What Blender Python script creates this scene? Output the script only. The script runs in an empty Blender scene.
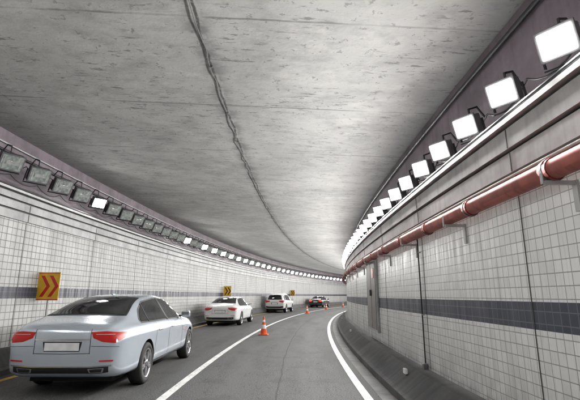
import bpy, bmesh, math, random
from mathutils import Vector, Matrix
from mathutils.bvhtree import BVHTree
random.seed(4)
scn = bpy.context.scene
try:
    scn.view_settings.view_transform = 'Standard'; scn.view_settings.look = 'None'; scn.view_settings.exposure = 0
except Exception: pass
COL = scn.collection

# ------------------------------------------------------------ curve frame
CX, Z0 = 155.0, 6.3
def P(s, u, h):
    t = (s - Z0) / CX
    r = CX - u
    return Vector((CX - r * math.cos(t), Z0 + r * math.sin(t), h))
def ANG(s): return -(s - Z0) / CX

# ------------------------------------------------------------ materials
class M:
    def __init__(self, name, rough=0.6, metal=0.0, color=(0.5,0.5,0.5), spec=0.5):
        self.m = bpy.data.materials.new(name); self.m.use_nodes = True
        self.nt = self.m.node_tree
        self.b = self.nt.nodes['Principled BSDF']
        self.b.inputs['Roughness'].default_value = rough
        self.b.inputs['Metallic'].default_value = metal
        self.b.inputs['Base Color'].default_value = (*color, 1)
        self.b.inputs['Specular IOR Level'].default_value = spec
    def n(self, t, **kw):
        nd = self.nt.nodes.new(t)
        for k, v in kw.items(): setattr(nd, k, v)
        return nd
    def set(self, sock, v):
        if isinstance(v, bpy.types.NodeSocket): self.nt.links.new(v, sock)
        else: sock.default_value = v
    def math(self, op, a, b=0.0, c=0.0, clamp=False):
        nd = self.n('ShaderNodeMath', operation=op, use_clamp=clamp)
        self.set(nd.inputs[0], a); self.set(nd.inputs[1], b)
        if op in ('PINGPONG','MULTIPLY_ADD','COMPARE','SMOOTH_MIN'): self.set(nd.inputs[2], c)
        return nd.outputs[0]
    def coord(self, kind='UV', scale=(1,1,1), loc=(0,0,0)):
        tc = self.n('ShaderNodeTexCoord')
        if scale == (1,1,1) and loc == (0,0,0): return tc.outputs[kind]
        mp = self.n('ShaderNodeMapping')
        self.nt.links.new(tc.outputs[kind], mp.inputs['Vector'])
        mp.inputs['Scale'].default_value = scale; mp.inputs['Location'].default_value = loc
        return mp.outputs[0]
    def noise(self, vec, scale, detail=3, rough=0.6, dist=0.0):
        nd = self.n('ShaderNodeTexNoise', noise_dimensions='2D' if self.flat else '3D'); self.nt.links.new(vec, nd.inputs['Vector'])
        nd.inputs['Scale'].default_value = scale; nd.inputs['Detail'].default_value = min(detail, 4)
        nd.inputs['Roughness'].default_value = rough; nd.inputs['Distortion'].default_value = dist
        return nd.outputs['Fac']
    flat = True
    def rng(self, v, a, b, c=0.0, d=1.0, smooth=False):
        nd = self.n('ShaderNodeMapRange'); 
        if smooth: nd.interpolation_type = 'SMOOTHSTEP'
        self.set(nd.inputs[0], v)
        for i, x in enumerate((a, b, c, d)): nd.inputs[i+1].default_value = x
        return nd.outputs[0]
    def mix(self, f, a, b, mode='MIX'):
        nd = self.n('ShaderNodeMix', data_type='RGBA', blend_type=mode)
        self.set(nd.inputs[0], f)
        self.set(nd.inputs[6], (*a,1) if isinstance(a, tuple) else a)
        self.set(nd.inputs[7], (*b,1) if isinstance(b, tuple) else b)
        return nd.outputs[2]
    def color(self, v): self.nt.links.new(v, self.b.inputs['Base Color'])
    def bump(self, h, strength=0.3, dist=0.01):
        nd = self.n('ShaderNodeBump'); self.nt.links.new(h, nd.inputs['Height'])
        nd.inputs['Strength'].default_value = strength; nd.inputs['Distance'].default_value = dist
        self.nt.links.new(nd.outputs[0], self.b.inputs['Normal'])
    def sep(self, v):
        nd = self.n('ShaderNodeSeparateXYZ'); self.nt.links.new(v, nd.inputs[0]); return nd.outputs

def simple(name, color, rough=0.5, metal=0.0, var=0.12, scale=6, coordk='Object', spec=0.5, coat=0.0):
    a = M(name, rough, metal, color, spec); a.flat = False
    nz = a.noise(a.coord(coordk), scale, 1)
    d = tuple(c*(1-var) for c in color); l = tuple(min(1, c*(1+var)) for c in color)
    a.color(a.mix(a.rng(nz, .3, .7), d, l))
    if coat: a.b.inputs['Coat Weight'].default_value = coat; a.b.inputs['Coat Roughness'].default_value = 0.04
    return a.m
def emis(name, color, strength, base=(0.5,0.5,0.5)):
    a = M(name, 0.3, 0, base)
    a.b.inputs['Emission Color'].default_value = (*color,1); a.b.inputs['Emission Strength'].default_value = strength
    return a.m

def mat_ceiling():
    a = M('ceiling_concrete', 0.9)
    uv = a.coord('UV'); x, y, _ = a.sep(uv)
    big = a.noise(uv, 0.45, 3, .6); mid = a.noise(a.coord('UV', (1.6, 1.0, 1)), 1.7, 4, .7)
    col = a.mix(a.rng(big, .35, .65), (.38,.38,.373), (.47,.47,.46))
    col = a.mix(a.math('MULTIPLY', a.rng(mid, .46, .66), .45), col, (.25,.25,.245))
    lp = a.noise(a.coord('UV', (1.4, .8, 1), (7,3,0)), 1.1, 4, .7)
    col = a.mix(a.math('MULTIPLY', a.rng(lp, .56, .68), .45), col, (.56,.555,.54))
    # scratch / chip marks running across
    ch = a.noise(a.coord('UV', (7.5, 1.3, 1)), 1.5, 4, .78)
    gate = a.noise(uv, .8, 2)
    chm = a.math('MULTIPLY', a.rng(ch, .60, .635), a.rng(gate, .45, .58))
    col = a.mix(a.math('MULTIPLY', chm, .7), col, (.12,.12,.12))
    pits = a.noise(uv, 7, 3, .75); col = a.mix(a.math('MULTIPLY', a.rng(pits, .63, .69), .55), col, (.13,.13,.13))
    # transverse pour joints
    wob = a.math('MULTIPLY', a.math('SUBTRACT', mid, .5), .04)
    pp = a.math('PINGPONG', a.math('ADD', a.math('ADD', x, wob), .35), 1.2)
    jl = a.math('MULTIPLY', a.rng(pp, .010, .024, 1, 0), a.rng(gate, .38, .5, .3, 1))
    col = a.mix(a.math('MULTIPLY', jl, .7), col, (.13,.13,.13))
    jw = a.math('MULTIPLY', a.rng(pp, .0, .16, 1, 0, True), a.rng(lp, .45, .6))
    col = a.mix(a.math('MULTIPLY', jw, .5), col, (.52,.515,.5))
    # longitudinal seam
    w2n = a.noise(a.coord('UV', (1,.1,1)), 1.1, 4, .62)
    w2 = a.math('MULTIPLY', a.math('SUBTRACT', w2n, .5), .14)
    d = a.math('ABSOLUTE', a.math('ADD', a.math('ADD', y, 1.15), w2))
    col = a.mix(a.math('MULTIPLY', a.rng(d, .03, .26, 1, 0, True), a.rng(mid, .38, .6, .25, .8)), col, (.18,.18,.18))
    col = a.mix(a.math('MULTIPLY', a.rng(d, .04, .07, 1, 0), a.rng(lp, .46, .58, 0, .5)), col, (.48,.48,.46))
    seam = a.math('MULTIPLY', a.rng(d, .012, .028, 1, 0), a.rng(pits, .38, .48, .45, .95))
    col = a.mix(seam, col, (.075,.075,.075))
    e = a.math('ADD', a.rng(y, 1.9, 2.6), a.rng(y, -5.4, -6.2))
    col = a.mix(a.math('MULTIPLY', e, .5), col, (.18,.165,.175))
    a.color(col)
    a.bump(a.noise(a.coord('UV', (1.5, 1.0, 1)), 5, 3, .7), .35, .012)
    return a.m
def mat_tile(name, c1, c2, grout, size, rough=.25, dirt=1.0, mort=.005):
    a = M(name, rough)
    uv = a.coord('UV')
    br = a.n('ShaderNodeTexBrick'); a.nt.links.new(uv, br.inputs['Vector'])
    br.offset = 0; br.squash = 1; br.inputs['Scale'].default_value = 1
    br.inputs['Brick Width'].default_value = size; br.inputs['Row Height'].default_value = size
    br.inputs['Mortar Size'].default_value = mort; br.inputs['Mortar Smooth'].default_value = .3
    br.inputs['Color1'].default_value = (*c1,1); br.inputs['Color2'].default_value = (*c2,1); br.inputs['Mortar'].default_value = (*grout,1)
    col = br.outputs['Color']
    n1 = a.noise(a.coord('UV', (.6, .35, 1)), 1.0, 3, .6)
    col = a.mix(a.math('MULTIPLY', a.rng(n1, .42, .75), .25*dirt), col, tuple(c*.62 for c in c1))
    st = a.noise(a.coord('UV', (9, .5, 1)), 1.0, 3, .6)
    col = a.mix(a.math('MULTIPLY', a.rng(st, .55, .75), .28*dirt), col, (.25,.24,.22))
    x, y, _ = a.sep(uv)
    low = a.math('MULTIPLY', a.rng(y, .9, .35), a.rng(a.noise(uv, 2.5, 3), .25, .7))
    col = a.mix(a.math('MULTIPLY', low, .6*dirt), col, (.2,.195,.19))
    a.color(col)
    a.nt.links.new(a.rng(st, .4, .7, rough, rough+.3), a.b.inputs['Roughness'])
    return a.m
def mat_asphalt():
    a = M('asphalt', .85, spec=.3)
    uv = a.coord('UV'); x, y, _ = a.sep(uv)
    sp = a.noise(uv, 45, 3, .75); big = a.noise(a.coord('UV', (.18, 1.1, 1)), 1.2, 4, .6)
    pat = a.noise(uv, 1.3, 4, .65)
    col = a.mix(a.rng(sp, .34, .66), (.045,.045,.046), (.15,.15,.148))
    for c in (-1.05, .35, -4.35, -2.75):
        dd = a.math('ABSOLUTE', a.math('SUBTRACT', y, c))
        col = a.mix(a.math('MULTIPLY', a.rng(dd, 0, .38, 1, 0, True), .25), col, (.135,.135,.133))
    col = a.mix(a.math('MULTIPLY', a.rng(big, .47, .68), .45), col, (.05,.05,.05))
    col = a.mix(a.math('MULTIPLY', a.rng(pat, .55, .7), .35), col, (.045,.045,.045))
    cr = a.noise(a.coord('UV', (.25, 1, 1)), 1.2, 4, .7)
    crm = a.rng(a.math('ABSOLUTE', a.math('SUBTRACT', cr, .5)), .002, .006, 1, 0)
    col = a.mix(a.math('MULTIPLY', crm, .5), col, (.03,.03,.03))
    d = a.math('ABSOLUTE', a.math('ADD', a.math('SUBTRACT', y, -.2), a.math('MULTIPLY', a.math('SUBTRACT', a.noise(a.coord('UV', (1,0,0)), .5, 3), .5), .12)))
    col = a.mix(a.rng(d, .010, .02, .6, 0), col, (.03,.03,.03))
    a.color(col)
    a.bump(sp, .6, .005)
    return a.m
def mat_paint(name, c):
    a = M(name, .6)
    uv = a.coord('UV')
    n1 = a.noise(uv, 22, 4, .7); n2 = a.noise(uv, 1.5, 3)
    f = a.math('MULTIPLY', a.rng(n1, .50, .62), a.rng(n2, .35, .65, .3, 1))
    a.color(a.mix(a.math('MULTIPLY', f, .8), a.mix(a.rng(n2,.3,.7), c, tuple(k*.85 for k in c)), (.13,.13,.13)))
    return a.m
def mat_conc(name, c, rough=.8, streak=.5):
    a = M(name, rough)
    uv = a.coord('UV'); n1 = a.noise(uv, 1.3, 4, .65); n2 = a.noise(a.coord('UV', (7, .7, 1)), 1, 3)
    col = a.mix(a.rng(n1, .3, .7), tuple(k*.7 for k in c), tuple(min(1,k*1.25) for k in c))
    col = a.mix(a.math('MULTIPLY', a.rng(n2, .48, .7), streak), col, tuple(k*.4 for k in c))
    a.color(col)
    return a.m

m_ceil = mat_ceiling()
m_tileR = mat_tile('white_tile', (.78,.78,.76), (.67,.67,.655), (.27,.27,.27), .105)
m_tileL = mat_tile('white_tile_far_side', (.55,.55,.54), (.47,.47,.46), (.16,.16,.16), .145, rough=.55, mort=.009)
m_band = mat_tile('navy_band_tile', (.03,.034,.055), (.042,.046,.07), (.12,.12,.14), .105, rough=.4, dirt=.5)
m_asph = mat_asphalt()
m_white = mat_paint('road_paint_white', (.8,.8,.78))
m_yellow = mat_paint('road_paint_yellow', (.7,.42,.05))
m_barrier = mat_conc('barrier_concrete', (.105,.105,.108))
m_gutter = mat_conc('gutter_concrete', (.14,.138,.135), streak=.3)
m_upper = mat_conc('upper_wall_paint', (.19,.155,.18), .6, .25)
m_panel = mat_conc('painted_cover_panel', (.38,.38,.38), .5, .35)
m_rail = simple('galvanised_rail', (.42,.42,.42), .45, .3)
m_conduit = simple('weathered_conduit', (.13,.13,.13), .7)
m_dark = simple('black_metal', (.025,.025,.027), .5, .3)
m_black = simple('matte_black', (.012,.012,.012), .8)
m_rubber = simple('tyre_rubber', (.02,.02,.02), .75)
m_housing = simple('lamp_housing', (.16,.16,.165), .45, .5)
m_pipe = mat_conc('red_pipe_paint', (.36,.10,.08), .6, .6)
m_pipe2 = simple('red_pipe_coupling', (.27,.06,.05), .55)
m_lit = emis('lamp_glass_lit', (1,.985,.96), 330, (.8,.8,.8))
m_litL = emis('lamp_glass_lit_dimmer', (1,.985,.96), 75, (.8,.8,.8))
m_off = simple('lamp_glass_unlit', (.30,.33,.315), .1, 0, .35, 14, spec=.8)
m_bulb = simple('lamp_reflector', (.7,.72,.7), .2, .6)
m_glass = simple('car_glass', (.012,.014,.016), .05, 0, .1, 2, spec=.8)
m_chrome = simple('chrome', (.75,.75,.76), .12, 1.0, .03)
m_red = emis('tail_lamp_red', (1,.03,.02), .10, (.34,.008,.008))
m_brake = emis('brake_lamp_lit', (1,.04,.02), 5, (.5,.01,.01))
m_amber = simple('lamp_clear', (.6,.55,.5), .15)
m_plate = simple('number_plate', (.8,.81,.83), .4)
m_rim = simple('alloy_rim', (.5,.5,.52), .25, .9, .05)
m_orange = simple('cone_orange', (.75,.11,.02), .5)
m_refl = simple('reflective_white', (.8,.8,.8), .35)
m_signY = simple('sign_yellow', (.8,.46,.03), .35)
m_signR = simple('sign_red', (.55,.025,.02), .35)
m_signK = simple('sign_black', (.02,.02,.02), .4)
m_seam = simple('panel_gap', (.02,.02,.022), .7)
m_joint = simple('wall_panel_joint', (.06,.06,.06), .7)

# ------------------------------------------------------------ helpers
def obj(name, me, parent=None):
    o = bpy.data.objects.new(name, me); COL.objects.link(o)
    if parent: o.parent = parent
    return o
def smooth(me, on=True):
    me.polygons.foreach_set('use_smooth', [on]*len(me.polygons)); me.update()
def sweep(name, prof, mats, segm=None, s0=-30, s1=175, step=1.0, closed=False, parent=None, sm=False):
    n = max(1, int(round((s1-s0)/step))); me = bpy.data.meshes.new(name)
    k = len(prof); verts = []; faces = []; fm = []; uvs = []
    for i in range(n+1):
        s = s0 + (s1-s0)*i/n
        for (u, h) in prof: verts.append(P(s, u, h))
    segs = k if closed else k-1
    for i in range(n):
        sa = s0+(s1-s0)*i/n; sb = s0+(s1-s0)*(i+1)/n
        for j in range(segs):
            j2 = (j+1) % k
            faces.append((i*k+j, i*k+j2, (i+1)*k+j2, (i+1)*k+j))
            fm.append(segm[j] if segm else 0)
            (ua,ha),(ub,hb) = prof[j], prof[j2]
            if abs(hb-ha) > abs(ub-ua): va, vb = ha, hb
            else: va, vb = ua, ub
            uvs += [(sa,va),(sa,vb),(sb,vb),(sb,va)]
    if closed and s1-s0 < 170:
        faces.append(tuple(range(k))); fm.append(0); uvs += [(0,0)]*k
        faces.append(tuple(n*k+q for q in range(k))); fm.append(0); uvs += [(0,0)]*k
    me.from_pydata(verts, [], faces)
    for m in mats: me.materials.append(m)
    me.polygons.foreach_set('material_index', fm)
    ul = me.uv_layers.new(name='UVMap')
    for i, c in enumerate(uvs): ul.data[i].uv = c
    if sm: smooth(me)
    me.update()
    return obj(name, me, parent)
def tube(name, pts, r, m, parent=None, seg=6):
    verts = []; faces = []
    for i, p in enumerate(pts):
        t = (pts[min(i+1,len(pts)-1)] - pts[max(i-1,0)]).normalized()
        a = t.cross(Vector((0,0,1))).normalized(); b_ = t.cross(a)
        for k in range(seg):
            th = 2*math.pi*k/seg; verts.append(p + a*r*math.cos(th) + b_*r*math.sin(th))
    for i in range(len(pts)-1):
        for k in range(seg):
            k2 = (k+1)%seg; faces.append((i*seg+k, i*seg+k2, (i+1)*seg+k2, (i+1)*seg+k))
    me = bpy.data.meshes.new(name); me.from_pydata(verts, [], faces); me.materials.append(m); smooth(me)
    return obj(name, me, parent)
def circ(u, h, r, n=14): return [(u+r*math.cos(2*math.pi*i/n), h+r*math.sin(2*math.pi*i/n)) for i in range(n)]
def boxprof(u0, u1, h0, h1): return [(u0,h0),(u1,h0),(u1,h1),(u0,h1)]

class MB:
    def __init__(self): self.bm = bmesh.new(); self.mats = []
    def mi(self, m):
        if m not in self.mats: self.mats.append(m)
        return self.mats.index(m)
    def box(self, c, d, m, rot=None, bev=0.0):
        r = bmesh.ops.create_cube(self.bm, size=1)['verts']
        bmesh.ops.scale(self.bm, vec=d, verts=r)
        if bev:
            es = list({e for v in r for e in v.link_edges})
            q = bmesh.ops.bevel(self.bm, geom=es, offset=bev, segments=2, affect='EDGES', profile=.5)
            r = list({v for f in q['faces'] for v in f.verts} | {v for v in r if v.is_valid})
            fs = {f for v in r for f in v.link_faces}; r = list({v for f in fs for v in f.verts})
        if rot is not None: bmesh.ops.rotate(self.bm, cent=(0,0,0), matrix=rot, verts=r)
        bmesh.ops.translate(self.bm, vec=c, verts=r)
        i = self.mi(m)
        for f in {f for v in r for f in v.link_faces}: f.material_index = i
    def lathe(self, prof, m, mat=Matrix(), seg=32, sm=True):
        i = self.mi(m); rings = []
        for (r, z) in prof:
            rings.append([self.bm.verts.new(mat @ Vector((r*math.cos(2*math.pi*k/seg), r*math.sin(2*math.pi*k/seg), z))) for k in range(seg)])
        for a, b in zip(rings, rings[1:]):
            for k in range(seg):
                f = self.bm.faces.new((a[k], a[(k+1)%seg], b[(k+1)%seg], b[k])); f.material_index = i; f.smooth = sm
    def disc(self, r, z, m, mat=Matrix(), seg=32):
        f = self.bm.faces.new([self.bm.verts.new(mat @ Vector((r*math.cos(2*math.pi*k/seg), r*math.sin(2*math.pi*k/seg), z))) for k in range(seg)])
        f.material_index = self.mi(m)
    def poly(self, pts, m):
        f = self.bm.faces.new([self.bm.verts.new(p) for p in pts]); f.material_index = self.mi(m)
    def done(self, name, parent=None):
        me = bpy.data.meshes.new(name)
        bmesh.ops.recalc_face_normals(self.bm, faces=self.bm.faces[:])
        self.bm.to_mesh(me); self.bm.free()
        for m in self.mats: me.materials.append(m)
        return obj(name, me, parent)

# ------------------------------------------------------------ ground, road
def ceil_h(u): return 4.6 + (2.6-u)*.048
me = bpy.data.meshes.new('ground'); me.from_pydata([(-600,-600,-.35),(600,-600,-.35),(600,600,-.35),(-600,600,-.35)],[],[(0,1,2,3)])
me.materials.append(simple('soil', (.12,.11,.09), .9)); obj('ground', me)
sweep('road', [(-5.6,0),(-2.2,0),(1.36,0)], [m_asph])
sweep('gutter', [(1.36,.003),(1.60,-.006)], [m_gutter])
mk = sweep('road_markings', [(-1.975,.005),(-1.835,.005)], [m_white])
sweep('edge_line', [(1.10,.005),(1.23,.005)], [m_white], parent=mk)
sweep('yellow_edge_line', [(-5.30,.005),(-5.17,.005)], [m_yellow], parent=mk)
RW, LW = 2.16, -5.9
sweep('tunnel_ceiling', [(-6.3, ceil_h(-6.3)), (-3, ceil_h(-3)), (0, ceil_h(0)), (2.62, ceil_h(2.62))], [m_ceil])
# right wall
w = sweep('tunnel_wall', [(RW,.38),(RW,1.205),(RW,1.445),(RW,2.66)], [m_tileR, m_band], [0,1,0])
sweep('upper_wall', [(2.52,3.18),(2.52,ceil_h(2.52)-.002)], [m_upper], parent=w)
sweep('ledge', [(RW+.02,3.2),(2.54,3.2)], [m_panel], parent=w)
sweep('cover_panel_low', boxprof(RW-.035, RW+.03, 2.665, 2.86), [m_panel], closed=True, parent=w)
sweep('groove', [(RW+.01,2.85),(RW+.01,3.2)], [m_dark], parent=w)
sweep('cover_panel_high', boxprof(RW-.05, RW+.03, 2.90, 3.10), [m_panel], closed=True, parent=w)
sweep('top_rail', boxprof(RW-.09, RW+.04, 3.135, 3.185), [m_rail], closed=True, parent=w)
sweep('conduit', circ(RW-.02, 2.635, .014, 8), [m_rail], closed=True, parent=w, sm=True)
sweep('upper_conduit', circ(2.47, 4.40, .03, 8), [m_dark], closed=True, parent=w, sm=True)
sweep('cable', circ(RW-.06, 3.225, .02, 8), [m_dark], closed=True, parent=w, sm=True)
b = MB()
for k in range(-2, 40):
    s = 3.85+3*k
    for h0, h1, uu in ((.39,2.64,RW-.001),(2.67,2.855,RW-.037),(2.905,3.095,RW-.052)):
        b.box(P(s,uu,(h0+h1)/2), (.006,.013,h1-h0), m_joint, Matrix.Rotation(ANG(s),3,'Z'))
b.done('panel_joints', w)
sweep('tunnel_barrier', [(1.60,-.02),(1.60,.10),(1.66,.13),(1.88,.30),(1.97,.365),(2.17,.38)], [m_barrier])
# left wall
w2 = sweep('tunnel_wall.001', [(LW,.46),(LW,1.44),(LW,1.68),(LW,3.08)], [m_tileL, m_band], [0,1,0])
sweep('upper_wall', [(-6.2,3.7),(-6.2,ceil_h(-6.2)-.002)], [m_upper], parent=w2)
sweep('ledge', [(-6.22,3.72),(LW-.02,3.72)], [m_panel], parent=w2)
sweep('groove', [(LW-.01,3.08),(LW-.01,3.72)], [m_dark], parent=w2)
sweep('cover_panel_low', boxprof(LW-.03, LW+.04, 3.085, 3.26), [m_panel], closed=True, parent=w2)
sweep('cover_panel_mid', boxprof(LW-.03, LW+.05, 3.30, 3.46), [m_panel], closed=True, parent=w2)
sweep('cover_panel_high', boxprof(LW-.03, LW+.06, 3.50, 3.62), [m_panel], closed=True, parent=w2)
sweep('top_rail', boxprof(LW-.04, LW+.10, 3.66, 3.71), [m_rail], closed=True, parent=w2)
sweep('cable', circ(LW+.05, 3.75, .022, 8), [m_dark], closed=True, parent=w2, sm=True)
sweep('upper_conduit', circ(-6.15, 4.55, .03, 8), [m_dark], closed=True, parent=w2, sm=True)
sweep('upper_conduit_b', circ(-6.15, 4.72, .02, 8), [m_rail], closed=True, parent=w2, sm=True)
b = MB()
for k in range(-3, 45):
    s = 3.1+3*k
    for h0, h1, uu in ((.47,3.07,LW+.001),(3.09,3.255,LW+.042),(3.305,3.455,LW+.052)):
        b.box(P(s,uu,(h0+h1)/2), (.006,.018,h1-h0), m_joint, Matrix.Rotation(ANG(s),3,'Z'))
b.done('panel_joints', w2)
sweep('tunnel_barrier.001', [(-5.52,-.02),(-5.52,.10),(-5.58,.14),(-5.72,.36),(-5.76,.45),(-5.91,.46)], [m_barrier])
# thin cable clipped beside the ceiling seam, slightly wandering
rnd = random.Random(8)
pts = [P(-6+i*.3, -1.16+rnd.uniform(-.02,.02), ceil_h(-1.16)-.010-abs(rnd.gauss(0,.006))) for i in range(220)]
cc = tube('ceiling_cable', pts, .006, m_conduit)
b = MB()
for i in range(40):
    s = -2+i*1.5+rnd.uniform(-.2,.2)
    b.box(P(s, -1.16, ceil_h(-1.16)-.012), (.05,.03,.022), m_conduit, Matrix.Rotation(ANG(s),3,'Z'), bev=.004)
b.done('cable_clips', cc)

# red pipe
PU, PH = 1.98, 2.44
pp = sweep('red_water_pipe', circ(PU, PH, .08, 20), [m_pipe], closed=True, sm=True, s0=-30, s1=150)
for i in range(60):
    s = 1.55 + i*1.45
    if s > 60: break
    sweep('coupling', circ(PU, PH, .090, 16), [m_pipe2], closed=True, sm=True, s0=s, s1=s+.10, step=.10, parent=pp)
    sweep('coupling_clamp', circ(PU, PH, .097, 16), [m_conduit], closed=True, sm=True, s0=s+.038, s1=s+.062, step=.10, parent=pp)
b = MB()
for i in range(34):
    s = 1.0 + i*2.05
    R = Matrix.Rotation(ANG(s),3,'Z')
    b.box(P(s, PU+.05, PH-.10), (.24,.035,.03), m_rail, R)
    b.box(P(s, RW-.012, PH-.20), (.02,.055,.24), m_rail, R)
    b.box(P(s, PU-.088, PH-.045), (.008,.03,.13), m_rail, R)
b.done('pipe_brackets', pp)

# ------------------------------------------------------------ lamps
def lamp_mesh(name, glass, w_, h_, d_=.15):
    b = MB()
    b.box((0,0,0), (d_,w_,h_), m_housing, bev=.012)
    b.box((-d_/2-.006,0,0), (.02,w_+.03,h_+.03), m_housing, bev=.004)
    x = -d_/2-.019; a, c = w_/2-.012, h_/2-.012
    b.poly([(x,-a,-c),(x,-a,c),(x,a,c),(x,a,-c)], glass)
    if glass is m_off:
        b.box((x-.001,0,0), (.006,w_*.5,h_*.22), m_bulb, bev=.002)
        for sg in (-1,1): b.box((x-.001,sg*w_*.36,0), (.005,.02,h_*.75), m_bulb)
    for i in range(5): b.box((d_/2+.015, -w_/2+.05+i*(w_-.1)/4, 0), (.04,.01,h_*.8), m_housing)
    for sgn in (-1,1):
        b.box((.03, sgn*(w_/2+.03), -.06), (.035,.012,h_*.9), m_dark)
    b.box((.03,0,-h_/2-.07), (.05,w_+.075,.014), m_dark)
    o = b.done(name); me = o.data; bpy.data.objects.remove(o)
    me.update(); return me
RL_lit = lamp_mesh('lamp_r_lit', m_lit, .265, .225)
LL_lit = lamp_mesh('lamp_l_lit', m_litL, .36, .28)
LL_off = lamp_mesh('lamp_l_off', m_off, .42, .33)
def arm_mesh(name, up, back):
    b = MB()
    pts = [Vector((.05,0,.10)), Vector((.03,0,.12+up)), Vector((.03+back*.5,0,.2+up)), Vector((.03+back,0,.1+up))]
    for p, q in zip(pts, pts[1:]):
        d = q-p; b.box((p+q)/2, (.016,.02,d.length+.01), m_dark, d.to_track_quat('Z','Y').to_matrix())
    o = b.done(name); me = o.data; bpy.data.objects.remove(o); return me
armR = arm_mesh('arm_r', .10, .36); armL = arm_mesh('arm_l', .22, .42)
jit = random.Random(3)
def place_lamp(me, arm, s, u, h, side, tilt=22):
    o = obj('tunnel_lamp', me)
    o.location = P(s, u, h)
    base = Matrix.Rotation(ANG(s), 4, 'Z')
    if side < 0: base = base @ Matrix.Rotation(math.pi, 4, 'Z')
    yaw = math.radians(34+jit.uniform(-3,3)) * (1 if side > 0 else -1)
    tilt = math.radians(tilt+jit.uniform(-2,2))
    R = base @ Matrix.Rotation(yaw, 4, 'Z') @ Matrix.Rotation(-tilt, 4, 'Y')
    o.rotation_euler = R.to_euler()
    a = obj('hanger_arm', arm, o)
    a.rotation_euler = (0, tilt, 0)
s = 2.93-.86*14
while s < 80:
    place_lamp(RL_lit, armR, s, 2.12, 3.47, 1, 20); s += .86
s = 8.1-.92*16; i = -16
while s < 105:
    lit = (i < -3) or (i == 4) or (i == 13) or (i > 14 and i % 2 == 0)
    place_lamp(LL_lit if lit else LL_off, armL, s, -5.72, 4.17, -1, 32); s += .92; i += 1
def droop(name, s0, pitch, n, u, h, sag, parent):
    pts = []
    for k in range(n):
        sg = sag*jit.uniform(.6,1.3)
        for j in range(6):
            f = j/6; pts.append(P(s0+(k+f)*pitch, u, h-4*sg*f*(1-f)))
    tube(name, pts, .011, m_dark, parent, 5)
droop('lamp_supply_cable', 2.93-.86*3, .86, 50, 2.36, 3.62, .14, w)
droop('lamp_supply_cable', 8.1-.92*3, .92, 70, -6.02, 4.36, .16, w2)
droop('lamp_supply_cable', 8.1-.92*3+.4, .92, 70, -5.98, 4.02, .12, w2)

# ------------------------------------------------------------ wall cabinet, fittings
def place(o, s, u, h=0.0): o.location = P(s,u,h); o.rotation_euler = (0,0,ANG(s))
b = MB()
b.box((0,0,0), (.06,1.5,1.85), m_rail, bev=.01)
b.box((-.034,-.36,0), (.02,.66,1.72), simple('cabinet_door_paint', (.2,.17,.155), .45), bev=.006)
b.box((-.034,.36,0), (.02,.66,1.72), simple('cabinet_door_paint_b', (.24,.22,.2), .45), bev=.006)
b.box((-.055,-.08,.05), (.03,.03,.16), m_dark); b.box((-.055,.08,.05), (.03,.03,.16), m_dark)
b.box((-.05,-.36,.55), (.012,.3,.25), m_signR)
o = b.done('equipment_cabinet'); place(o, 11.6, RW-.03, 1.52)
b = MB()
b.lathe([(.011,-1.2),(.011,1.0)], m_dark, seg=10); b.box((0.02,0,.6), (.05,.045,.02), m_rail); b.box((0.02,0,-.4), (.05,.045,.02), m_rail)
b.box((-.01,0,-1.2), (.07,.09,.12), m_housing, bev=.01)
o = b.done('downpipe'); place(o, 7.0, RW-.03, 1.6)
b = MB(); b.box((0,0,0), (.05,.12,.08), m_refl, bev=.01); b.box((.02,0,-.05), (.03,.06,.06), m_dark)
rm = b.done('road_reflector'); place(rm, 7.1, 1.83, .33)
for s in (15.1, 23.1, 31.1):
    o = obj('road_reflector', rm.data); place(o, s, 1.83, .33)

def sign(s, u, hc, bg, fg, name='chevron_sign'):
    b = MB(); W_, H_ = .52, .64
    b.box((0,0,0), (W_,.02,H_), bg, bev=.006)
    b.box((0,.02,0), (W_*.5,.02,H_*.8), m_rail)
    b.lathe([(.022,-(hc-.44)),(.022,.2)], m_rail, Matrix.Translation((0,.045,0)), seg=12)
    for ox in (-.13, .07):
        t = .085
        for sg in (1,-1):
            b.poly([(ox-.06,-.0115,sg*.24),(ox-.06+t,-.0115,sg*.24),(ox+.09+t,-.0115,0),(ox+.09,-.0115,0)][::sg], fg)
    for z in (-.3,.3): b.box((0,-.011,z), (W_-.03,.003,.018), fg)
    o = b.done(name); place(o, s, u, hc); return o
sign(9.8, -5.65, 1.71, m_signY, m_signR)
sign(27.5, -5.62, 1.78, m_signY, m_signK)
sign(48.5, -5.62, 1.78, m_signY, m_signK)

def cone():
    b = MB()
    b.box((0,0,.02), (.36,.36,.035), m_orange, bev=.008)
    pr = [(.135,.037),(.118,.13),(.098,.24)]
    b.lathe(pr, m_orange); b.lathe([(.100,.24),(.074,.39)], m_refl)
    b.lathe([(.073,.39),(.056,.49)], m_orange); b.lathe([(.058,.49),(.044,.57)], m_refl)
    b.lathe([(.042,.57),(.026,.69),(.022,.70),(.012,.70)], m_orange); b.disc(.023,.698,m_black)
    o = b.done('traffic_cone'); return o
c0 = cone(); place(c0, 17.0, -1.40)
for s in (37, 48, 58, 66):
    o = obj('traffic_cone', c0.data); place(o, s, -1.55+random.uniform(-.08,.08))

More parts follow.
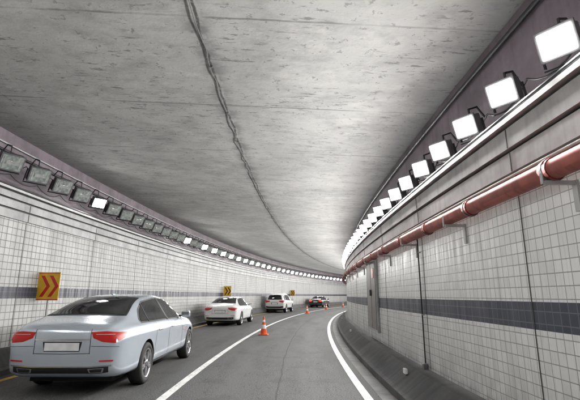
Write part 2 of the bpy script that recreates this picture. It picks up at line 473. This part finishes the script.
# ------------------------------------------------------------ cars
def wheel(name, R, W_, parent, x, y, side):
    b = MB(); rr = R*.70
    mt = Matrix.Rotation(math.pi/2*side, 4, 'Y')
    b.lathe([(rr,-W_),(R*.9,-W_),(R,-W_*.88),(R,-W_*.12),(R*.965,-.012),(R*.9,0),(rr+.01,.0),(rr,-.02)], m_rubber, mt, 40)
    b.lathe([(rr+.004,-.004),(rr-.014,.0),(rr-.03,-.03),(rr-.04,-W_*.8)], m_rim, mt, 40)
    b.disc(rr-.04, -W_*.6, m_black, mt)
    b.lathe([(.001,.0),(.06,-.004),(.068,-.03)], m_rim, mt, 20)
    for k in range(5):
        for dd in (-.16,.16):
            a = 2*math.pi*k/5 + dd
            M4 = mt @ Matrix.Rotation(a, 4, 'Z') @ Matrix.Translation((rr*.5,0,-.028))
            v = bmesh.ops.create_cube(b.bm, size=1)['verts']
            bmesh.ops.scale(b.bm, vec=(rr*.92,.038,.03), verts=v); bmesh.ops.transform(b.bm, matrix=M4, verts=v)
            for f in {f for q in v for f in q.link_faces}: f.material_index = b.mi(m_rim)
    o = b.done(name, parent); o.location = (x, y, R)

def resample(pl, n):
    pl = [Vector(p) for p in pl]; L = [0]
    for p, q in zip(pl, pl[1:]): L.append(L[-1]+(q-p).length)
    out = []
    for i in range(n+1):
        t = L[-1]*i/n; j = 0
        while j < len(L)-2 and L[j+1] < t: j += 1
        f = (t-L[j])/max(1e-9, L[j+1]-L[j]); out.append(pl[j].lerp(pl[j+1], min(1,f)))
    return out

def make_car(name, S, sc, paint, wh, feats, brake, s, u, yaw=0.0):
    root = bpy.data.objects.new(name, None); COL.objects.link(root)
    sx, sy, sz = sc
    def sect(y, zb, wm, zs, ws, wt, ze, zt):
        g = lambda t: (ws-.05+(wt-ws+.05)*t, zs+.03+(ze-zs-.03)*t)
        return [(0,zb),(wm*.55,zb),(wm-.06,zb+.01),(wm-.015,zb+.14),(wm-.012,zs-.30),(wm+.004,zs-.15),(wm-.006,zs-.115),(ws,zs), g(.08), g(.55), g(.93), (wt-.07,(ze*.45+zt*.55)),(wt*.5,zt-.006),(0,zt)]
    bm = bmesh.new(); rings = []
    for st in S:
        hp = sect(*st); full = hp + [(-x, z) for x, z in hp[-2:0:-1]]
        rings.append([bm.verts.new((x*sx, st[0]*sy, z*sz)) for x, z in full])
    n = len(rings[0])
    for a, b_ in zip(rings, rings[1:]):
        for k in range(n): bm.faces.new((a[k], a[(k+1)%n], b_[(k+1)%n], b_[k]))
    def cap(r):
        m = n//2
        for k in range(m):
            vs = [r[k], r[k+1], r[(n-k-1)%n], r[(n-k)%n]]
            u_ = []
            for v in vs:
                if v not in u_: u_.append(v)
            if len(u_) >= 3: bm.faces.new(u_)
    cap(rings[0]); cap(rings[-1])
    bmesh.ops.recalc_face_normals(bm, faces=bm.faces[:])
    me = bpy.data.meshes.new('body'); bm.to_mesh(me); bm.free()
    me.materials.append(paint); me.materials.append(m_black)
    body = obj('body', me, root)
    md = body.modifiers.new('s','SUBSURF'); md.levels = 3; md.render_levels = 3
    cut = []
    R, yr, yf, tw = wh
    for yy in (yr, yf):
        for sg in (-1, 1):
            bc = bmesh.new()
            bmesh.ops.create_cone(bc, cap_ends=True, segments=48, radius1=R+.045, radius2=R+.045, depth=.5)
            bmesh.ops.rotate(bc, cent=(0,0,0), matrix=Matrix.Rotation(math.pi/2,3,'Y'), verts=bc.verts)
            bmesh.ops.translate(bc, vec=(sg*(tw-.30+.25), yy, R+.01), verts=bc.verts)
            for f in bc.faces: f.material_index = 1
            mc = bpy.data.meshes.new('c'); bc.to_mesh(mc); bc.free(); mc.materials.append(paint); mc.materials.append(m_black)
            co = obj('c', mc); cut.append(co)
            m2 = body.modifiers.new('b','BOOLEAN'); m2.operation = 'DIFFERENCE'; m2.object = co; m2.solver = 'EXACT'
    bpy.context.view_layer.update()
    dg = bpy.context.evaluated_depsgraph_get()
    for m2 in body.modifiers[1:]: m2.show_viewport = False
    dg.update(); ev = body.evaluated_get(dg); mclean = bpy.data.meshes.new_from_object(ev)
    bvh = BVHTree.FromPolygons([v.co.copy() for v in mclean.vertices], [tuple(p.vertices) for p in mclean.polygons])
    for m2 in body.modifiers[1:]: m2.show_viewport = True
    dg.update(); ev = body.evaluated_get(dg); mfin = bpy.data.meshes.new_from_object(ev)
    body.modifiers.clear(); body.data = mfin; mfin.name = 'body'
    for c in cut: bpy.data.objects.remove(c)
    smooth(mfin); mfin.set_sharp_from_angle(angle=math.radians(38))
    def patch(nm, top, bot, m, axis, off=.005, nu=24, nv=8, mirror=True):
        T = resample(top, nu); B = resample(bot, nu)
        vv = []; ff = []
        for sg in (1,-1):
            idx = {}
            for i in range(nu+1):
                for j in range(nv+1):
                    p = B[i].lerp(T[i], j/nv); a, c = p
                    if axis == 'side': og, dr = Vector((sg*3, a*sy, c*sz)), Vector((-sg,0,0))
                    elif axis == 'rear': og, dr = Vector((sg*a*sx,-3,c*sz)), Vector((0,1,0))
                    elif axis == 'front': og, dr = Vector((sg*a*sx,12,c*sz)), Vector((0,-1,0))
                    else: og, dr = Vector((sg*a*sx,c*sy,4)), Vector((0,0,-1))
                    hit, nn, _, _ = bvh.ray_cast(og, dr)
                    if hit is None: continue
                    if nn.dot(dr) > 0: nn = -nn
                    idx[i,j] = len(vv); vv.append(hit + nn*off)
            for i in range(nu):
                for j in range(nv):
                    q = [(i,j),(i+1,j),(i+1,j+1),(i,j+1)]
                    if all(t in idx for t in q): ff.append([idx[t] for t in q])
        me2 = bpy.data.meshes.new(nm); me2.from_pydata(vv, [], ff); me2.materials.append(m); smooth(me2)
        return obj(nm, me2, root)
    feats(patch, root, paint, brake, sc)
    for yy in (yr, yf):
        for sg in (-1, 1): wheel('wheel', R, .24, root, sg*tw, yy, sg)
    b2 = MB(); Lc = S[-1][0]*sy
    b2.box((0, Lc/2, .24), (1.3*sx, Lc*.85, .12), m_black); b2.done('underbody', root)
    place(root, s, u); root.rotation_euler = (0,0,ANG(s)+yaw)
    return root

SED = [
 (0.00,.42,.70,.86,.64,.56,.90,.93),
 (0.05,.31,.84,.92,.77,.68,.99,1.02),
 (0.20,.25,.905,.96,.85,.73,1.045,1.07),
 (0.55,.24,.94,.98,.895,.73,1.095,1.125),
 (0.80,.24,.945,.98,.905,.67,1.175,1.215),
 (1.20,.23,.95,.98,.915,.60,1.335,1.375),
 (1.65,.23,.95,.98,.915,.565,1.435,1.472),
 (2.20,.23,.95,.975,.915,.575,1.47,1.505),
 (2.80,.23,.95,.97,.915,.58,1.46,1.497),
 (3.20,.23,.95,.965,.91,.60,1.37,1.405),
 (3.60,.23,.95,.955,.905,.66,1.18,1.215),
 (3.95,.23,.95,.94,.90,.72,1.01,1.045),
 (4.45,.24,.94,.90,.875,.70,.94,.975),
 (4.85,.26,.89,.82,.82,.64,.86,.89),
 (5.06,.30,.80,.70,.74,.58,.74,.77),
 (5.13,.36,.70,.60,.66,.5,.64,.66)]
def sedan_feats(patch, root, paint, brake, sc):
    top = [(.98,1.06),(1.2,1.21),(1.55,1.345),(2.2,1.40),(2.8,1.39),(3.2,1.29),(3.75,1.04)]
    bot = [(.98,1.035),(1.6,1.025),(2.4,1.02),(3.2,1.01),(3.75,1.0)]
    t2 = [(.93,1.065),(1.17,1.23),(1.54,1.368),(2.2,1.423),(2.82,1.412),(3.23,1.305),(3.82,1.04)]
    b2 = [(.93,1.01),(1.6,1.0),(2.4,.997),(3.2,.985),(3.82,.975)]
    patch('window_trim', t2, b2, m_chrome, 'side', .004, 60, 8)
    patch('side_glass', top, bot, m_glass, 'side', .008, 60, 8)
    patch('b_pillar', [(2.36,1.415),(2.46,1.415)], [(2.40,1.0),(2.50,1.0)], m_dark, 'side', .011, 2, 10)
    patch('quarter_pillar', [(1.42,1.32),(1.46,1.33)], [(1.30,1.02),(1.34,1.02)], m_dark, 'side', .011, 2, 10)
    patch('rear_glass_seal', [(0,1.455),(.30,1.45),(.53,1.425)], [(0,1.155),(.4,1.15),(.68,1.14)], m_dark, 'rear', .004, 16, 12)
    patch('rear_glass', [(0,1.435),(.30,1.43),(.50,1.405)], [(0,1.17),(.4,1.165),(.645,1.155)], m_glass, 'rear', .008, 16, 12)
    patch('windscreen', [(0,1.44),(.30,1.43),(.52,1.41)], [(0,1.08),(.4,1.07),(.70,1.06)], m_glass, 'front', .006, 16, 12)
    red = m_brake if brake else m_red
    patch('tail_lamp', [(.44,.925),(.64,.935),(.79,.92)], [(.48,.855),(.62,.80),(.79,.785)], red, 'rear', .009, 14, 8)
    patch('tail_lamp_trim', [(.425,.934),(.64,.944),(.80,.928)], [(.465,.846),(.61,.79),(.80,.775)], m_signR, 'rear', .004, 14, 8)
    patch('tail_lamp_side', [(.06,.925),(.32,.92)], [(.07,.80),(.20,.845)], red, 'side', .009, 10, 5)
    patch('tail_lamp_strip', [(.50,.905),(.77,.90)], [(.505,.898),(.77,.893)], m_brake if brake else m_amber, 'rear', .012, 8, 1)
    patch('boot_chrome', [(0,.835),(.42,.835)], [(0,.812),(.42,.816)], m_chrome, 'rear', .009, 12, 2)
    patch('plate_recess', [(0,.795),(.30,.795)], [(0,.655),(.27,.655)], m_seam, 'rear', .004, 8, 4)
    patch('number_plate', [(0,.78),(.265,.78)], [(0,.668),(.265,.668)], m_plate, 'rear', .012, 8, 4)
    patch('boot_gap_side', [(.42,.975),(.428,.975)], [(.42,.62),(.428,.62)], m_seam, 'rear', .003, 1, 14)
    patch('boot_gap', [(0,.625),(.43,.632)], [(0,.618),(.43,.625)], m_seam, 'rear', .003, 12, 1)
    patch('bumper_gap', [(.44,.735),(.84,.725)], [(.44,.729),(.84,.719)], m_seam, 'rear', .003, 12, 1)
    patch('bumper_reflector', [(.58,.53),(.78,.54)], [(.58,.51),(.78,.515)], m_signR, 'rear', .006, 6, 1)
    patch('diffuser', [(0,.43),(.45,.43),(.72,.45)], [(0,.345),(.6,.345),(.72,.365)], m_dark, 'rear', .005, 16, 4)
    patch('bumper_chrome', [(0,.447),(.45,.447),(.76,.47)], [(0,.432),(.45,.432),(.76,.45)], m_chrome, 'rear', .009, 16, 2)
    patch('exhaust_tip', [(.42,.415),(.66,.425)], [(.44,.358),(.64,.365)], m_chrome, 'rear', .012, 6, 3)
    patch('exhaust_hole', [(.45,.405),(.635,.413)], [(.46,.368),(.62,.372)], m_black, 'rear', .016, 6, 3)
    for i, (a, c) in enumerate(((1.62,.10),(2.44,.0),(3.52,.02))):
        patch('door_gap', [(a,1.0),(a+.01,1.0)], [(a-c,.30),(a-c+.01,.30)], m_seam, 'side', .003, 1, 16)
    patch('sill_trim', [(1.55,.335),(3.75,.335)], [(1.55,.315),(3.75,.315)], m_chrome, 'side', .006, 20, 1)
    patch('sill_shadow', [(1.55,.31),(3.75,.31)], [(1.55,.26),(3.75,.26)], m_dark, 'side', .004, 20, 1)
    patch('fuel_flap_gap', [(.72,.93),(.92,.93)], [(.72,.924),(.92,.924)], m_seam, 'side', .003, 6, 1)
    patch('headlamp', [(.45,.74),(.72,.78)], [(.48,.64),(.72,.64)], m_amber, 'front', .008, 8, 4)
    patch('grille', [(0,.68),(.38,.68)], [(0,.45),(.34,.45)], m_dark, 'front', .008, 8, 4)
    sx, sy, sz = sc
    b = MB()
    for sg in (-1,1):
        b.box((sg*1.03*sx,3.42*sy,1.06*sz), (.20,.10,.13), paint, bev=.03)
        b.box((sg*1.03*sx,3.368*sy,1.06*sz), (.16,.006,.095), m_chrome)
        b.box((sg*.93*sx,3.44*sy,1.02*sz), (.12,.06,.04), m_dark)
        for yy in (1.80, 2.66): b.box((sg*.955*sx,yy*sy,.845*sz), (.03,.19,.025), m_chrome, bev=.008)
    b.box((0,1.72*sy,1.49*sz), (.035,.12,.035), paint, bev=.012)
    b.done('mirrors_and_handles', root)

SUV = [
 (0.00,.44,.76,.96,.72,.66,1.00,1.03),
 (0.05,.36,.87,1.00,.82,.72,1.10,1.14),
 (0.14,.33,.92,1.03,.87,.70,1.32,1.36),
 (0.34,.32,.935,1.04,.89,.67,1.56,1.60),
 (0.80,.31,.94,1.05,.90,.66,1.63,1.67),
 (1.70,.31,.94,1.04,.90,.66,1.66,1.70),
 (2.50,.31,.94,1.03,.90,.65,1.62,1.66),
 (2.90,.31,.94,1.02,.90,.66,1.52,1.56),
 (3.30,.31,.94,1.01,.90,.70,1.28,1.32),
 (3.60,.31,.94,1.00,.90,.74,1.08,1.12),
 (4.10,.32,.93,.97,.88,.72,1.01,1.05),
 (4.45,.34,.88,.90,.82,.66,.94,.97),
 (4.62,.38,.80,.80,.74,.6,.83,.86),
 (4.68,.44,.7,.7,.66,.5,.74,.76)]
def suv_feats(patch, root, paint, brake, sc):
    patch('side_glass', [(.45,1.36),(.8,1.50),(1.7,1.545),(2.5,1.52),(2.9,1.42),(3.4,1.12)], [(.5,1.12),(1.7,1.09),(2.5,1.08),(3.4,1.06)], m_glass, 'side', .008, 50, 8)
    patch('c_pillar', [(.86,1.55),(.95,1.55)], [(.80,1.08),(.92,1.08)], paint, 'side', .011, 2, 10)
    patch('b_pillar', [(1.86,1.55),(1.94,1.55)], [(1.88,1.08),(1.98,1.08)], m_dark, 'side', .011, 2, 10)
    patch('rear_glass', [(0,1.53),(.35,1.52),(.55,1.50)], [(0,1.14),(.4,1.14),(.68,1.15)], m_glass, 'rear', .008, 16, 12)
    patch('windscreen', [(0,1.58),(.35,1.57),(.56,1.54)], [(0,1.16),(.4,1.15),(.70,1.14)], m_glass, 'front', .006, 16, 12)
    red = m_brake if brake else m_red
    patch('tail_lamp', [(.42,1.05),(.83,1.08)], [(.44,.96),(.82,.88)], red, 'rear', .009, 10, 6)
    patch('tail_lamp_side', [(.06,1.06),(.34,1.03)], [(.08,.90),(.28,.97)], red, 'side', .009, 8, 5)
    patch('number_plate', [(0,.86),(.255,.86)], [(0,.75),(.255,.75)], m_plate, 'rear', .010, 8, 4)
    patch('plate_recess', [(0,.885),(.32,.885)], [(0,.735),(.3,.735)], m_seam, 'rear', .004, 8, 4)
    patch('tailgate_gap', [(0,.66),(.6,.67)], [(0,.645),(.6,.655)], m_seam, 'rear', .004, 10, 1)
    patch('bumper_lower', [(0,.56),(.5,.56),(.8,.60)], [(0,.42),(.6,.42),(.8,.46)], m_dark, 'rear', .006, 16, 4)
    patch('arch_trim', [(.3,.44),(4.3,.44)], [(.3,.36),(4.3,.36)], m_dark, 'side', .004, 40, 2)
    for a in (1.1,1.92,2.95): patch('door_gap', [(a,1.05),(a+.014,1.05)], [(a,.42),(a+.014,.42)], m_seam, 'side', .003, 1, 12)
    patch('headlamp', [(.45,.88),(.74,.9)], [(.48,.76),(.74,.76)], m_amber, 'front', .008, 8, 4)
    patch('grille', [(0,.82),(.4,.82)], [(0,.6),(.36,.6)], m_dark, 'front', .008, 8, 4)
    b = MB()
    for sg in (-1,1):
        b.box((sg*1.03,3.05,1.12), (.2,.1,.15), paint, bev=.03)
        b.box((sg*.93,3.07,1.08), (.12,.06,.04), m_dark)
        b.box((sg*.60,1.4,1.70), (.03,1.7,.03), m_rail, bev=.008)
        for yy in (1.25,2.1): b.box((sg*.945,yy,.93), (.03,.17,.025), m_chrome, bev=.008)
    b.box((0,.24,1.585), (1.05,.26,.03), paint, bev=.01)
    b.done('trim', root)

p_silver = simple('silver_car_paint', (.60,.67,.75), .22, .5, .02, 3, coat=.8)
p_white = simple('white_car_paint', (.82,.82,.82), .3, 0, .02, 3, coat=.8)
p_white2 = simple('white_suv_paint', (.76,.76,.75), .3, 0, .02, 3, coat=.8)
p_dark = simple('dark_car_paint', (.03,.03,.035), .3, .3, .02, 3, coat=.8)
make_car('silver_sedan_car', SED, (1,1,1.02), p_silver, (.345,1.15,4.28,.945), sedan_feats, False, 6.7, -3.47, 0)
make_car('white_sedan_car', SED, (.965,.90,.965), p_white, (.33,1.03,3.84,.912), sedan_feats, False, 21.4, -4.28, 0)
make_car('white_suv_car', SUV, (.97,1,1), p_white2, (.36,.92,3.66,.905), suv_feats, False, 37.5, -4.6, 0)
make_car('dark_sedan_car', SED, (.95,.9,.97), p_dark, (.32,1.03,3.84,.9), sedan_feats, True, 54.5, -4.4, 0)

# ------------------------------------------------------------ world, sun
wd = bpy.data.worlds.new('World'); scn.world = wd; wd.use_nodes = True
nt = wd.node_tree; bg = nt.nodes['Background']; sky = nt.nodes.new('ShaderNodeTexSky')
sky.sky_type = 'NISHITA'; sky.sun_disc = False; sky.sun_elevation = math.radians(50); sky.sun_rotation = math.radians(120)
nt.links.new(sky.outputs[0], bg.inputs[0]); bg.inputs[1].default_value = .06
sd = bpy.data.lights.new('sun','SUN'); sd.energy = 2.5; sd.angle = math.radians(.5); sd.color = (1,.96,.9)
so = bpy.data.objects.new('sun', sd); COL.objects.link(so)
el, az = math.radians(50), math.radians(120)
dv = Vector((math.sin(az)*math.cos(el), math.cos(az)*math.cos(el), math.sin(el)))
so.rotation_euler = dv.to_track_quat('Z','Y').to_euler(); so.location = (0,-60,40)

cd = bpy.data.cameras.new('camera'); co = bpy.data.objects.new('camera', cd); COL.objects.link(co)
cd.sensor_width = 36; cd.lens = 26.0; cd.clip_start = .05; cd.clip_end = 2000
co.location = (0,0,1.5); co.rotation_euler = (math.radians(90+12.84), 0, 0)
scn.camera = co
